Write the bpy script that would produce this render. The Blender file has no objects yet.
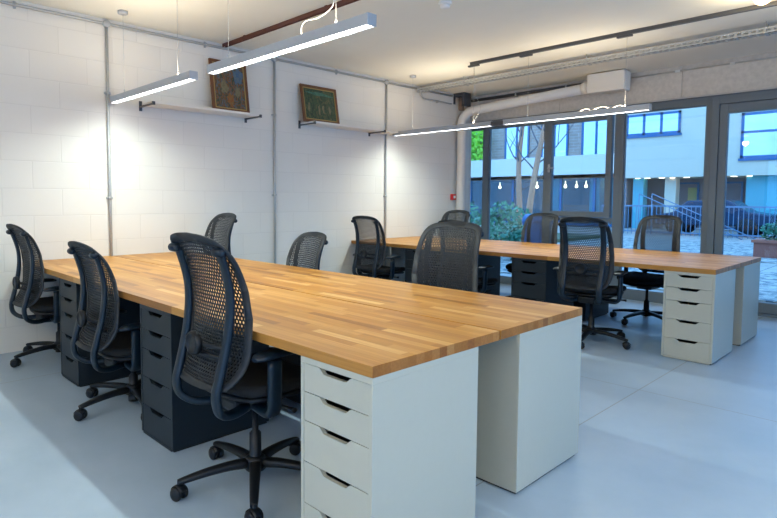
import bpy, bmesh, math, random
from mathutils import Vector, Matrix
random.seed(7)
PI = math.pi
S = bpy.context.scene
COL = S.collection

# ------------------------------------------------------------------ camera
F_PX = 574.012
cd = bpy.data.cameras.new('camera')
cam = bpy.data.objects.new('camera', cd)
COL.objects.link(cam)
S.camera = cam
yaw, pit, rol = math.radians(46.565), math.radians(3.628), math.radians(0.274)
fw = Vector((-math.sin(yaw) * math.cos(pit), math.cos(yaw) * math.cos(pit), -math.sin(pit)))
rt = Vector((math.cos(yaw), math.sin(yaw), 0))
up = rt.cross(fw)
rt2 = math.cos(rol) * rt + math.sin(rol) * up
up2 = -math.sin(rol) * rt + math.cos(rol) * up
M3 = Matrix((rt2, up2, -fw)).transposed()
cam.matrix_world = Matrix.Translation((1.233, -1.268, 1.262)) @ M3.to_4x4()
cd.sensor_fit = 'HORIZONTAL'
cd.sensor_width = 36
cd.lens = 36 * F_PX / 777
cd.shift_x = (388.5 - 349.968) / 777
cd.shift_y = -23.691 / 777
cd.clip_start = .05
cd.clip_end = 200

# ------------------------------------------------------------------ world, light, exposure
W = bpy.data.worlds.new('world')
S.world = W
W.use_nodes = True
bg = W.node_tree.nodes['Background']
bg.inputs[0].default_value = (.17, .46, 1.0, 1)
bg.inputs[1].default_value = 3.0
LED_W = 13.5
LED_COL = (.87, 1.0, .95)
GLOBE_W = 12.0
UP_W = 4.5
TORCH_FILL_W = 56.0
UP_COL = (1.0, .86, .64)
GLOBE_COL = (1.0, .82, .52)
S.view_settings.view_transform = 'Standard'
S.view_settings.look = 'None'
S.view_settings.exposure = 0.40
S.view_settings.gamma = 1.0
S.view_settings.use_curve_mapping = False
S.cycles.use_denoising = True
S.cycles.max_bounces = 8
S.cycles.transparent_max_bounces = 16
S.cycles.sample_clamp_indirect = 6
S.cycles.caustics_reflective = False
S.cycles.caustics_refractive = False

# ------------------------------------------------------------------ materials
def mat(name, col, rough=.5, metal=0.0, bump=0.0, bscale=40, var=0.0, spec=.5, detail=4):
    m = bpy.data.materials.new(name)
    m.use_nodes = True
    nt = m.node_tree
    b = nt.nodes['Principled BSDF']
    b.inputs['Base Color'].default_value = (*col, 1)
    b.inputs['Roughness'].default_value = rough
    b.inputs['Metallic'].default_value = metal
    b.inputs['Specular IOR Level'].default_value = spec
    tc = nt.nodes.new('ShaderNodeTexCoord')
    nz = nt.nodes.new('ShaderNodeTexNoise')
    nz.inputs['Scale'].default_value = bscale
    nz.inputs['Detail'].default_value = detail
    nt.links.new(tc.outputs['Object'], nz.inputs['Vector'])
    mx = nt.nodes.new('ShaderNodeMix')
    mx.data_type = 'RGBA'
    v = max(var, .02)
    mx.inputs[6].default_value = (*[c * (1 - v) for c in col], 1)
    mx.inputs[7].default_value = (*[min(1, c * (1 + v)) for c in col], 1)
    nt.links.new(nz.outputs['Fac'], mx.inputs[0])
    nt.links.new(mx.outputs[2], b.inputs['Base Color'])
    if bump:
        bp = nt.nodes.new('ShaderNodeBump')
        bp.inputs['Strength'].default_value = bump
        bp.inputs['Distance'].default_value = .01
        nt.links.new(nz.outputs['Fac'], bp.inputs['Height'])
        nt.links.new(bp.outputs['Normal'], b.inputs['Normal'])
    return m

def emit_mat(name, col, strength):
    m = bpy.data.materials.new(name)
    m.use_nodes = True
    b = m.node_tree.nodes['Principled BSDF']
    b.inputs['Base Color'].default_value = (*col, 1)
    b.inputs['Emission Color'].default_value = (*col, 1)
    b.inputs['Emission Strength'].default_value = strength
    return m

def math_node(nt, op, a, b=None):
    n = nt.nodes.new('ShaderNodeMath')
    n.operation = op
    for i, x in enumerate((a, b)):
        if x is None:
            continue
        if isinstance(x, (int, float)):
            n.inputs[i].default_value = x
        else:
            nt.links.new(x, n.inputs[i])
    return n.outputs[0]

def block_mat():
    m = bpy.data.materials.new('painted_blockwork')
    m.use_nodes = True
    nt = m.node_tree
    b = nt.nodes['Principled BSDF']
    b.inputs['Roughness'].default_value = .55
    tc = nt.nodes.new('ShaderNodeTexCoord')
    sp = nt.nodes.new('ShaderNodeSeparateXYZ')
    nt.links.new(tc.outputs['Object'], sp.inputs[0])
    cb = nt.nodes.new('ShaderNodeCombineXYZ')
    nt.links.new(sp.outputs['Y'], cb.inputs[0])
    nt.links.new(sp.outputs['Z'], cb.inputs[1])
    mp = nt.nodes.new('ShaderNodeMapping')
    mp.inputs['Location'].default_value = (.13, .015, 0)
    nt.links.new(cb.outputs[0], mp.inputs[0])
    br = nt.nodes.new('ShaderNodeTexBrick')
    br.inputs['Scale'].default_value = 1
    br.inputs['Brick Width'].default_value = .45
    br.inputs['Row Height'].default_value = .225
    br.inputs['Mortar Size'].default_value = .005
    br.inputs['Mortar Smooth'].default_value = .6
    br.inputs['Color1'].default_value = (.80, .765, .69, 1)
    br.inputs['Color2'].default_value = (.82, .785, .71, 1)
    br.inputs['Mortar'].default_value = (.76, .725, .655, 1)
    nt.links.new(mp.outputs[0], br.inputs['Vector'])
    nt.links.new(br.outputs['Color'], b.inputs['Base Color'])
    nz = nt.nodes.new('ShaderNodeTexNoise')
    nz.inputs['Scale'].default_value = 14
    nz.inputs['Detail'].default_value = 6
    nt.links.new(tc.outputs['Object'], nz.inputs['Vector'])
    h = math_node(nt, 'MULTIPLY', nz.outputs['Fac'], .35)
    h2 = math_node(nt, 'SUBTRACT', h, br.outputs['Fac'])
    bp = nt.nodes.new('ShaderNodeBump')
    bp.inputs['Strength'].default_value = .3
    bp.inputs['Distance'].default_value = .005
    nt.links.new(h2, bp.inputs['Height'])
    nt.links.new(bp.outputs['Normal'], b.inputs['Normal'])
    return m

def wood_mat(name='butcher_block_oak'):
    m = bpy.data.materials.new(name)
    m.use_nodes = True
    nt = m.node_tree
    b = nt.nodes['Principled BSDF']
    b.inputs['Roughness'].default_value = .42
    b.inputs['Specular IOR Level'].default_value = .4
    tc = nt.nodes.new('ShaderNodeTexCoord')
    sp = nt.nodes.new('ShaderNodeSeparateXYZ')
    nt.links.new(tc.outputs['Object'], sp.inputs[0])
    row = math_node(nt, 'FLOOR', math_node(nt, 'DIVIDE', sp.outputs['Y'], .0425))
    wn = nt.nodes.new('ShaderNodeTexWhiteNoise')
    wn.noise_dimensions = '1D'
    nt.links.new(row, wn.inputs['W'])
    xo = math_node(nt, 'ADD', math_node(nt, 'DIVIDE', sp.outputs['X'], .47), math_node(nt, 'MULTIPLY', wn.outputs['Value'], 17.0))
    colm = math_node(nt, 'FLOOR', xo)
    cb = nt.nodes.new('ShaderNodeCombineXYZ')
    nt.links.new(row, cb.inputs[0])
    nt.links.new(colm, cb.inputs[1])
    wn2 = nt.nodes.new('ShaderNodeTexWhiteNoise')
    wn2.noise_dimensions = '2D'
    nt.links.new(cb.outputs[0], wn2.inputs['Vector'])
    rp = nt.nodes.new('ShaderNodeValToRGB')
    e = rp.color_ramp.elements
    e[0].position = 0
    e[0].color = (.33, .138, .030, 1)
    e[1].position = 1
    e[1].color = (.70, .42, .15, 1)
    for p, c in ((.25, (.49, .215, .042, 1)), (.6, (.53, .255, .055, 1)), (.88, (.60, .30, .080, 1))):
        x = e.new(p)
        x.color = c
    nt.links.new(wn2.outputs['Value'], rp.inputs[0])
    mp = nt.nodes.new('ShaderNodeMapping')
    mp.inputs['Scale'].default_value = (3, 90, 90)
    nt.links.new(tc.outputs['Object'], mp.inputs[0])
    nz = nt.nodes.new('ShaderNodeTexNoise')
    nz.inputs['Scale'].default_value = 1
    nz.inputs['Detail'].default_value = 5
    nt.links.new(mp.outputs[0], nz.inputs['Vector'])
    mx = nt.nodes.new('ShaderNodeMix')
    mx.data_type = 'RGBA'
    mx.blend_type = 'MULTIPLY'
    mx.inputs[0].default_value = 1
    nt.links.new(rp.outputs[0], mx.inputs[6])
    r2 = nt.nodes.new('ShaderNodeValToRGB')
    r2.color_ramp.elements[0].position = .3
    r2.color_ramp.elements[0].color = (.80, .77, .72, 1)
    r2.color_ramp.elements[1].position = .65
    r2.color_ramp.elements[1].color = (1, 1, 1, 1)
    nt.links.new(nz.outputs['Fac'], r2.inputs[0])
    nt.links.new(r2.outputs[0], mx.inputs[7])
    # sawn end grain soaks up more oil and reads darker
    sn = nt.nodes.new('ShaderNodeSeparateXYZ')
    nt.links.new(tc.outputs['Normal'], sn.inputs[0])
    eg = math_node(nt, 'GREATER_THAN', math_node(nt, 'ABSOLUTE', sn.outputs['X']), .9)
    m2 = nt.nodes.new('ShaderNodeMix')
    m2.data_type = 'RGBA'
    m2.blend_type = 'MULTIPLY'
    nt.links.new(eg, m2.inputs[0])
    nt.links.new(mx.outputs[2], m2.inputs[6])
    m2.inputs[7].default_value = (.70, .56, .46, 1)
    nt.links.new(m2.outputs[2], b.inputs['Base Color'])
    return m

def floor_mat():
    m = bpy.data.materials.new('polished_concrete')
    m.use_nodes = True
    nt = m.node_tree
    b = nt.nodes['Principled BSDF']
    tc = nt.nodes.new('ShaderNodeTexCoord')
    nz = nt.nodes.new('ShaderNodeTexNoise')
    nz.inputs['Scale'].default_value = 1.6
    nz.inputs['Detail'].default_value = 8
    nz.inputs['Roughness'].default_value = .65
    nt.links.new(tc.outputs['Object'], nz.inputs['Vector'])
    rp = nt.nodes.new('ShaderNodeValToRGB')
    rp.color_ramp.elements[0].position = .3
    rp.color_ramp.elements[0].color = (.32, .43, .545, 1)
    rp.color_ramp.elements[1].position = .72
    rp.color_ramp.elements[1].color = (.42, .52, .63, 1)
    nt.links.new(nz.outputs['Fac'], rp.inputs[0])
    sp = nt.nodes.new('ShaderNodeSeparateXYZ')
    nt.links.new(tc.outputs['Object'], sp.inputs[0])
    # saw-cut joints in the slab
    def joint(axis, off, per):
        a = math_node(nt, 'ADD', sp.outputs[axis], off)
        q = math_node(nt, 'PINGPONG', a, per / 2)
        return math_node(nt, 'LESS_THAN', q, .0035)
    j = math_node(nt, 'MAXIMUM', joint('X', .167, 3.0), joint('Y', -2.72, 6.0))
    mx = nt.nodes.new('ShaderNodeMix')
    mx.data_type = 'RGBA'
    nt.links.new(math_node(nt, 'MULTIPLY', j, .62), mx.inputs[0])
    nt.links.new(rp.outputs[0], mx.inputs[6])
    mx.inputs[7].default_value = (.22, .2, .19, 1)
    nt.links.new(mx.outputs[2], b.inputs['Base Color'])
    r = math_node(nt, 'ADD', math_node(nt, 'MULTIPLY', nz.outputs['Fac'], .25), .26)
    nt.links.new(r, b.inputs['Roughness'])
    b.inputs['Specular IOR Level'].default_value = .45
    return m

def glass_mat(name, tint=(.93, .97, .98), ior=1.5, rough=0.0):
    m = bpy.data.materials.new(name)
    m.use_nodes = True
    nt = m.node_tree
    nt.nodes.clear()
    out = nt.nodes.new('ShaderNodeOutputMaterial')
    tr = nt.nodes.new('ShaderNodeBsdfTransparent')
    tr.inputs[0].default_value = (*tint, 1)
    gl = nt.nodes.new('ShaderNodeBsdfGlossy')
    gl.inputs['Roughness'].default_value = rough
    fr = nt.nodes.new('ShaderNodeFresnel')
    fr.inputs[0].default_value = ior
    mx = nt.nodes.new('ShaderNodeMixShader')
    nt.links.new(fr.outputs[0], mx.inputs[0])
    nt.links.new(tr.outputs[0], mx.inputs[1])
    nt.links.new(gl.outputs[0], mx.inputs[2])
    nt.links.new(mx.outputs[0], out.inputs[0])
    return m

def painting_mat(name, stops, scale, seed):
    m = bpy.data.materials.new(name)
    m.use_nodes = True
    nt = m.node_tree
    b = nt.nodes['Principled BSDF']
    b.inputs['Roughness'].default_value = .35
    tc = nt.nodes.new('ShaderNodeTexCoord')
    mp = nt.nodes.new('ShaderNodeMapping')
    mp.inputs['Location'].default_value = (seed, seed * .7, 0)
    mp.inputs['Scale'].default_value = (1, 1.5, .8)
    nt.links.new(tc.outputs['Object'], mp.inputs[0])
    nz = nt.nodes.new('ShaderNodeTexNoise')
    nz.inputs['Scale'].default_value = scale
    nz.inputs['Detail'].default_value = 5
    nz.inputs['Distortion'].default_value = 1.4
    nt.links.new(mp.outputs[0], nz.inputs['Vector'])
    rp = nt.nodes.new('ShaderNodeValToRGB')
    e = rp.color_ramp.elements
    e[0].position, e[0].color = stops[0][0], (*stops[0][1], 1)
    e[1].position, e[1].color = stops[-1][0], (*stops[-1][1], 1)
    for p, c in stops[1:-1]:
        x = e.new(p)
        x.color = (*c, 1)
    nt.links.new(nz.outputs['Fac'], rp.inputs[0])
    nt.links.new(rp.outputs[0], b.inputs['Base Color'])
    return m

def gravel_mat():
    m = bpy.data.materials.new('gravel')
    m.use_nodes = True
    nt = m.node_tree
    b = nt.nodes['Principled BSDF']
    b.inputs['Roughness'].default_value = .8
    tc = nt.nodes.new('ShaderNodeTexCoord')
    vo = nt.nodes.new('ShaderNodeTexVoronoi')
    vo.inputs['Scale'].default_value = 11
    nt.links.new(tc.outputs['Object'], vo.inputs['Vector'])
    rp = nt.nodes.new('ShaderNodeValToRGB')
    rp.color_ramp.elements[0].color = (.10, .12, .13, 1)
    rp.color_ramp.elements[1].color = (.60, .52, .42, 1)
    sp = nt.nodes.new('ShaderNodeSeparateColor')
    nt.links.new(vo.outputs['Color'], sp.inputs[0])
    nt.links.new(sp.outputs[0], rp.inputs[0])
    nt.links.new(rp.outputs[0], b.inputs['Base Color'])
    return m

def paving_mat():
    m = bpy.data.materials.new('paving_slabs')
    m.use_nodes = True
    nt = m.node_tree
    b = nt.nodes['Principled BSDF']
    b.inputs['Roughness'].default_value = .6
    tc = nt.nodes.new('ShaderNodeTexCoord')
    br = nt.nodes.new('ShaderNodeTexBrick')
    br.offset = 0
    br.inputs['Scale'].default_value = 1
    br.inputs['Brick Width'].default_value = .6
    br.inputs['Row Height'].default_value = .6
    br.inputs['Mortar Size'].default_value = .012
    br.inputs['Color1'].default_value = (.42, .36, .30, 1)
    br.inputs['Color2'].default_value = (.48, .41, .34, 1)
    br.inputs['Mortar'].default_value = (.12, .12, .12, 1)
    nt.links.new(tc.outputs['Object'], br.inputs['Vector'])
    nt.links.new(br.outputs['Color'], b.inputs['Base Color'])
    return m

def brick_mat(name, c1, c2, mort):
    m = bpy.data.materials.new(name)
    m.use_nodes = True
    nt = m.node_tree
    b = nt.nodes['Principled BSDF']
    b.inputs['Roughness'].default_value = .8
    tc = nt.nodes.new('ShaderNodeTexCoord')
    sp = nt.nodes.new('ShaderNodeSeparateXYZ')
    nt.links.new(tc.outputs['Object'], sp.inputs[0])
    cb = nt.nodes.new('ShaderNodeCombineXYZ')
    nt.links.new(sp.outputs['X'], cb.inputs[0])
    nt.links.new(sp.outputs['Z'], cb.inputs[1])
    br = nt.nodes.new('ShaderNodeTexBrick')
    br.inputs['Scale'].default_value = 1
    br.inputs['Brick Width'].default_value = .46
    br.inputs['Row Height'].default_value = .15
    br.inputs['Mortar Size'].default_value = .012
    br.inputs['Color1'].default_value = (*c1, 1)
    br.inputs['Color2'].default_value = (*c2, 1)
    br.inputs['Mortar'].default_value = (*mort, 1)
    nt.links.new(cb.outputs[0], br.inputs['Vector'])
    nt.links.new(br.outputs['Color'], b.inputs['Base Color'])
    return m

MT = dict(
    block=block_mat(), wood=wood_mat(), floor=floor_mat(),
    ceiling=mat('ceiling_paint', (.88, .86, .77), .7, bump=.08, bscale=5),
    plaster=mat('wall_plaster', (.74, .70, .64), .7, bump=.05, bscale=20),
    concrete=mat('board_marked_concrete', (.66, .62, .56), .75, bump=.35, bscale=22, var=.22, detail=8),
    light_lam=mat('pale_grey_laminate', (.50, .49, .405), .38),
    dark_lam=mat('charcoal_laminate', (.011, .018, .025), .45, spec=.35),
    dark_in=mat('drawer_interior', (.03, .03, .03), .7),
    frame=mat('grey_aluminium_frame', (.15, .185, .215), .42, bump=0),
    galv=mat('galvanised_steel', (.46, .47, .46), .45, metal=.3, var=.12, bscale=60),
    steel_dark=mat('dark_steel', (.10, .10, .105), .45, metal=.4),
    brown=mat('red_oxide_steel', (.13, .045, .032), .6, var=.15),
    alu=mat('satin_aluminium', (.46, .48, .51), .38, metal=.35),
    white_pl=mat('white_plastic', (.78, .77, .74), .4),
    duct=mat('painted_duct', (.86, .83, .76), .5, bump=.04, bscale=8),
    black_pl=mat('black_plastic', (.006, .008, .011), .45, var=.1, spec=.35),
    spine=mat('blue_lit_black_plastic', (.003, .012, .023), .38, spec=.4),  # black plastic with the blue of the daylight put into its colour
    mesh=mat('dark_grey_polymer', (.022, .026, .031), .5, spec=.3),
    fabric=mat('black_fabric', (.006, .007, .009), .9, bump=.3, bscale=300),
    red=mat('red_plastic', (.62, .03, .03), .35),
    shelf=mat('shelf_melamine', (.80, .76, .70), .45),
    woodframe=mat('varnished_picture_frame', (.15, .055, .02), .4, var=.25, bscale=30),
    glass=glass_mat('window_glass'),
    led=emit_mat('led_diffuser', (1, 1, 1), 6.0),
    globe=emit_mat('globe_glass', (1, .66, .30), 2.2),
    cable=mat('white_cable', (.55, .54, .52), .5),
)

# ------------------------------------------------------------------ geometry helpers
def box(bm, x0, x1, y0, y1, z0, z1, rot=None, bev=0):
    vs = [bm.verts.new((x, y, z)) for z in (z0, z1) for y in (y0, y1) for x in (x0, x1)]
    fs = []
    for q in ((0, 2, 3, 1), (4, 5, 7, 6), (0, 1, 5, 4), (2, 6, 7, 3), (0, 4, 6, 2), (1, 3, 7, 5)):
        fs.append(bm.faces.new([vs[i] for i in q]))
    if bev:
        es = list({e for f in fs for e in f.edges})
        bmesh.ops.bevel(bm, geom=es, offset=bev, segments=2, affect='EDGES', profile=.5)
    elif rot is not None:
        for v in vs:
            v.co = rot @ v.co
    return vs

def boxc(bm, c, d, **k):
    return box(bm, c[0] - d[0] / 2, c[0] + d[0] / 2, c[1] - d[1] / 2, c[1] + d[1] / 2, c[2] - d[2] / 2, c[2] + d[2] / 2, **k)

def ring(bm, c, a, b, ra, rb, n):
    return [bm.verts.new(c + a * (ra * math.cos(2 * PI * i / n)) + b * (rb * math.sin(2 * PI * i / n))) for i in range(n)]

def skin_rings(bm, rings, cap=True):
    for A, B in zip(rings, rings[1:]):
        n = len(A)
        for i in range(n):
            f = bm.faces.new((A[i], A[(i + 1) % n], B[(i + 1) % n], B[i]))
            f.smooth = True
    if cap:
        bm.faces.new(rings[0][::-1])
        bm.faces.new(rings[-1])

def tube(bm, pts, ra, rb=None, side=None, n=12, sq=1.0):
    """sweep an ellipse (half sizes ra along side, rb across) along pts; ra/rb may be lists"""
    P = [Vector(p) for p in pts]
    rb = ra if rb is None else rb
    L = len(P)
    RA = ra if isinstance(ra, (list, tuple)) else [ra] * L
    RB = rb if isinstance(rb, (list, tuple)) else [rb] * L
    rs = []
    last = None
    for i in range(L):
        t = (P[min(i + 1, L - 1)] - P[max(i - 1, 0)]).normalized()
        if side is not None:
            a = Vector(side)
            a = (a - t * a.dot(t)).normalized()
        elif last is None:
            a = t.orthogonal().normalized()
        else:
            a = (last - t * last.dot(t)).normalized()
        last = a
        b = t.cross(a)
        r = []
        for k in range(n):
            th = 2 * PI * (k + .5) / n
            c, s = math.cos(th), math.sin(th)
            if sq != 1.0:
                c = math.copysign(abs(c) ** sq, c)
                s = math.copysign(abs(s) ** sq, s)
            r.append(bm.verts.new(P[i] + a * (RA[i] * c) + b * (RB[i] * s)))
        rs.append(r)
    skin_rings(bm, rs)

def smooth_path(pts, k=5):
    P = [Vector(p) for p in pts]
    Q = [P[0] * 2 - P[1]] + P + [P[-1] * 2 - P[-2]]
    out = []
    for i in range(1, len(Q) - 2):
        for j in range(k):
            t = j / k
            a, b, c, d = Q[i - 1], Q[i], Q[i + 1], Q[i + 2]
            out.append(.5 * ((2 * b) + (c - a) * t + (2 * a - 5 * b + 4 * c - d) * t * t + (3 * b - a - 3 * c + d) * t ** 3))
    out.append(P[-1])
    return out

def lathe(bm, prof, c=(0, 0, 0), axis='z', n=24):
    """prof: list of (radius, height)"""
    c = Vector(c)
    ax = {'x': Vector((1, 0, 0)), 'y': Vector((0, 1, 0)), 'z': Vector((0, 0, 1))}[axis]
    a = ax.orthogonal().normalized()
    b = ax.cross(a)
    rs = [ring(bm, c + ax * h, a, b, max(r, 1e-4), max(r, 1e-4), n) for r, h in prof]
    skin_rings(bm, rs)

def cyl(bm, p, q, r, n=12):
    tube(bm, [p, q], r, n=n)

def obj(name, bm, material, parent=None, loc=None, solid=0, sub=0, bev=0, smooth=False):
    bmesh.ops.recalc_face_normals(bm, faces=bm.faces)
    me = bpy.data.meshes.new(name)
    bm.to_mesh(me)
    bm.free()
    me.materials.append(material)
    if smooth:
        for p in me.polygons:
            p.use_smooth = True
    o = bpy.data.objects.new(name, me)
    COL.objects.link(o)
    if parent is not None:
        o.parent = parent
    if loc is not None:
        o.location = loc
    if solid:
        md = o.modifiers.new('solid', 'SOLIDIFY')
        md.thickness = solid
        md.offset = 0
    if bev:
        md = o.modifiers.new('bevel', 'BEVEL')
        md.width = bev
        md.segments = 2
        md.limit_method = 'ANGLE'
    if sub:
        md = o.modifiers.new('sub', 'SUBSURF')
        md.levels = sub
        md.render_levels = sub
    return o

def tag(o, label, cat, group=None, kind=None):
    if label:
        o['label'] = label
    if cat:
        o['category'] = cat
    if group:
        o['group'] = group
    if kind:
        o['kind'] = kind
    return o

def thing(name, label, cat, loc=(0, 0, 0), rz=0, group=None):
    o = bpy.data.objects.new(name, None)
    o.empty_display_size = .1
    COL.objects.link(o)
    o.location = loc
    o.rotation_euler = (0, 0, rz)
    return tag(o, label, cat, group)

def struct(name, bm, m, parent=None, **k):
    o = obj(name, bm, m, parent, **k)
    if parent is None:
        o['kind'] = 'structure'
    return o

def children_of(o):
    return [c for c in COL.objects if c.parent == o]

def dup(o, parent=None):
    c = o.copy()
    COL.objects.link(c)
    c.parent = parent
    for k in children_of(o):
        dup(k, c)
    return c

B = bmesh.new
# ------------------------------------------------------------------ the room
XW, YW, ZC = -4.012, 6.336, 2.835
XR, YF = 3.7, -5.0
bm = B(); box(bm, XW - .3, XR + .2, YF - .2, YW + .06, -.12, 0); struct('floor', bm, MT['floor'])
bm = B(); box(bm, XW - .3, XR + .2, YF - .2, YW + .2, ZC, ZC + .2); struct('ceiling', bm, MT['ceiling'])
bm = B(); box(bm, XW - .25, XW, YF - .2, 6.235, 0, ZC); struct('wall_left', bm, MT['block'])
bm = B(); box(bm, XR, XR + .2, YF - .2, -2.6, 0, ZC); box(bm, XR, XR + .2, 5.2, YW + .2, 0, ZC); box(bm, XR, XR + .2, -2.6, 5.2, 2.42, ZC); box(bm, XR, XR + .2, -2.6, 5.2, 0, .3)
struct('wall_right', bm, MT['plaster'])
bm = B(); box(bm, XW, -2.4, YF - .2, YF, 0, ZC); box(bm, 3.2, XR, YF - .2, YF, 0, ZC); box(bm, -2.4, 3.2, YF - .2, YF, 2.42, ZC); box(bm, -2.4, 3.2, YF - .2, YF, 0, .25)
struct('wall_front', bm, MT['plaster'])
# concrete lintel over the glazing, with formwork tie holes and joints cut in
bm = B()
LX = [XW - .3, -2.55, -1.05, .45, 1.95, XR]
for a, b in zip(LX, LX[1:]):
    box(bm, a + .004, b - .004, 6.235, 6.5, 2.462, ZC)
box(bm, XW - .3, XR, 6.245, 6.5, 2.463, ZC - .001)
struct('wall_back', bm, MT['concrete'])
bm = B(); box(bm, XW - .3, XW - .0, 6.235, 6.29, 0, 2.462); struct('wall_corner', bm, MT['plaster'])
bm = B(); box(bm, XR - .9, XR, 6.28, 6.40, 0, 2.462); struct('wall_back_pier', bm, MT['plaster'])

# ---- glazing
def frame_rect(bm, x0, x1, z0, z1, l, r, b, t, y0=6.30, y1=6.375):
    box(bm, x0, x0 + l, y0, y1, z0, z1)
    box(bm, x1 - r, x1, y0, y1, z0, z1)
    box(bm, x0 + l, x1 - r, y0, y1, z0, z0 + b)
    box(bm, x0 + l, x1 - r, y0, y1, z1 - t, z1)

def pane(parent, x0, x1, z0, z1, y=6.336):
    bm = B(); box(bm, x0, x1, y - .003, y + .003, z0, z1)
    return obj('glass_pane', bm, MT['glass'], parent)

def window(name, x0, x1, z0, z1, l, r, b, t):
    bm = B(); frame_rect(bm, x0, x1, z0, z1, l, r, b, t)
    # slim glazing beads
    frame_rect(bm, x0 + l, x1 - r, z0 + b, z1 - t, .012, .012, .012, .012, 6.315, 6.36)
    o = struct(name, bm, MT['frame'], bev=.002)
    pane(o, x0 + l, x1 - r, z0 + b, z1 - t)
    return o
window('window_1', -4.14, -3.75, 0, 2.462, .02, .055, .10, .125)
window('window_2', -3.75, -2.74, 0, 2.462, .045, .060, .10, .125)
w3 = B()
frame_rect(w3, -2.74, -1.755, 0, 2.462, .045, .075, .10, .10)
box(w3, -2.695, -1.83, 6.30, 6.375, .98, 1.03)
w3 = struct('window_3', w3, MT['frame'], bev=.002)
pane(w3, -2.695, -1.83, .10, .98)
bm = B(); frame_rect(bm, -2.73, -1.855, 1.035, 2.375, .060, .070, .075, .075, 6.27, 6.345)
sash = obj('sash', bm, MT['frame'], w3, bev=.003)
bm = B(); box(bm, -2.672, -1.923, 6.31, 6.316, 1.105, 2.305); obj('sash_glass', bm, MT['glass'], sash)
bm = B()
boxc(bm, (-2.70, 6.262, 1.70), (.028, .016, .11))
tube(bm, [(-2.70, 6.262, 1.70), (-2.70, 6.225, 1.70), (-2.68, 6.222, 1.70), (-2.60, 6.222, 1.70)], .008, n=8)
tag(obj('window_handle', bm, MT['alu'], sash), 'pale metal window handle', None)
window('window_4', -1.755, -.745, 0, 2.462, .040, .055, .12, .10)
# glazed door
bm = B()
frame_rect(bm, -.745, .62, 0, 2.462, .075, .06, .03, .11, 6.28, 6.375)
d1 = struct('door_1', bm, MT['frame'], bev=.003)
bm = B(); frame_rect(bm, -.665, .555, .035, 2.348, .08, .09, .115, .105, 6.29, 6.36)
leaf = obj('door_leaf', bm, MT['frame'], d1, bev=.004)
bm = B(); box(bm, -.585, .465, 6.322, 6.328, .15, 2.243); obj('door_glass', bm, MT['glass'], leaf)
bm = B(); boxc(bm, (.51, 6.275, 1.05), (.035, .02, .16)); tube(bm, [(.51, 6.27, 1.08), (.51, 6.225, 1.08), (.40, 6.222, 1.08)], .009, n=8)
obj('door_handle', bm, MT['alu'], leaf)
window('window_5', .62, 2.80, 0, 2.462, .06, .08, .12, .10)

# large side window in the right-hand wall (behind the camera's right shoulder)
bm = B()
for a in (-2.6, -.65, 1.3, 3.25):
    for q in (a, a + 1.89):
        box(bm, XR + .05, XR + .12, q, q + .06, .3, 2.42)
    box(bm, XR + .05, XR + .12, a + .06, a + 1.89, .3, .36); box(bm, XR + .05, XR + .12, a + .06, a + 1.89, 2.36, 2.42)
w6 = struct('window_6', bm, MT['frame'])
bm = B()
for a in (-2.4, -1.0, .4, 1.8):
    frame_rect(bm, a, a + 1.4, .25, 2.42, .05, .05, .06, .06, YF - .14, YF - .07)
w7 = struct('window_7', bm, MT['frame'])
bm = B()
for a in (-2.4, -1.0, .4, 1.8):
    box(bm, a + .05, a + 1.35, YF - .108, YF - .102, .31, 2.36)
obj('glass_pane', bm, MT['glass'], w7)
bm = B()
bm = B()
for a in (-2.6, -.65, 1.3, 3.25):
    box(bm, XR + .08, XR + .086, a + .06, a + 1.89, .36, 2.36)
obj('glass_pane', bm, MT['glass'], w6)

# ------------------------------------------------------------------ exterior
MT['facade'] = mat('cream_render_panels', (.78, .60, .42), .7, var=.04, bscale=1.5)
MT['band'] = mat('cream_balcony_render', (.86, .68, .54), .7)
MT['ext_brick'] = brick_mat('grey_brown_brick', (.42, .27, .20), (.52, .33, .24), (.55, .42, .34))
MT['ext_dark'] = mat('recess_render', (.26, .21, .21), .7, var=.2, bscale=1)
MT['ext_teal'] = mat('teal_column_paint', (.10, .42, .45), .5)
MT['ext_frame'] = mat('blue_window_frame', (.02, .12, .26), .4)
MT['ext_glass'] = mat('reflecting_window_glass', (.78, .80, .82), .08, metal=.6)
MT['shop_glass'] = glass_mat('shopfront_glass', (.75, .85, .88))
MT['rail'] = mat('blue_grey_railing', (.16, .24, .33), .4, metal=.3)
MT['bark'] = mat('brown_bark', (.62, .27, .15), .9, bump=.5, bscale=30, var=.3)
MT['twig'] = mat('grey_twig', (.15, .12, .12), .9)
MT['leaf_dark'] = mat('dark_teal_leaves', (.035, .17, .09), .5, var=.5, bscale=3)
MT['leaf_mid'] = mat('grey_green_leaves', (.12, .26, .13), .6, var=.5, bscale=3)
MT['leaf_bright'] = mat('bright_lime_leaves', (.42, .80, .05), .5, var=.3, bscale=3)
MT['terracotta'] = mat('terracotta', (.36, .11, .07), .7)
MT['bin'] = mat('blue_bin_plastic', (.02, .10, .24), .35)
MT['downlight'] = emit_mat('downlight_lens', (1, .93, .8), 4.0)
MT['warmlamp'] = emit_mat('shop_pendant_lens', (1, .78, .5), 7.0)
MT['tan'] = mat('shop_counter_wood', (.45, .22, .12), .6)
MT['gravel'] = gravel_mat(); MT['pave'] = paving_mat()
MT['car'] = mat('dark_blue_car_paint', (.01, .03, .07), .25)

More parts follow.
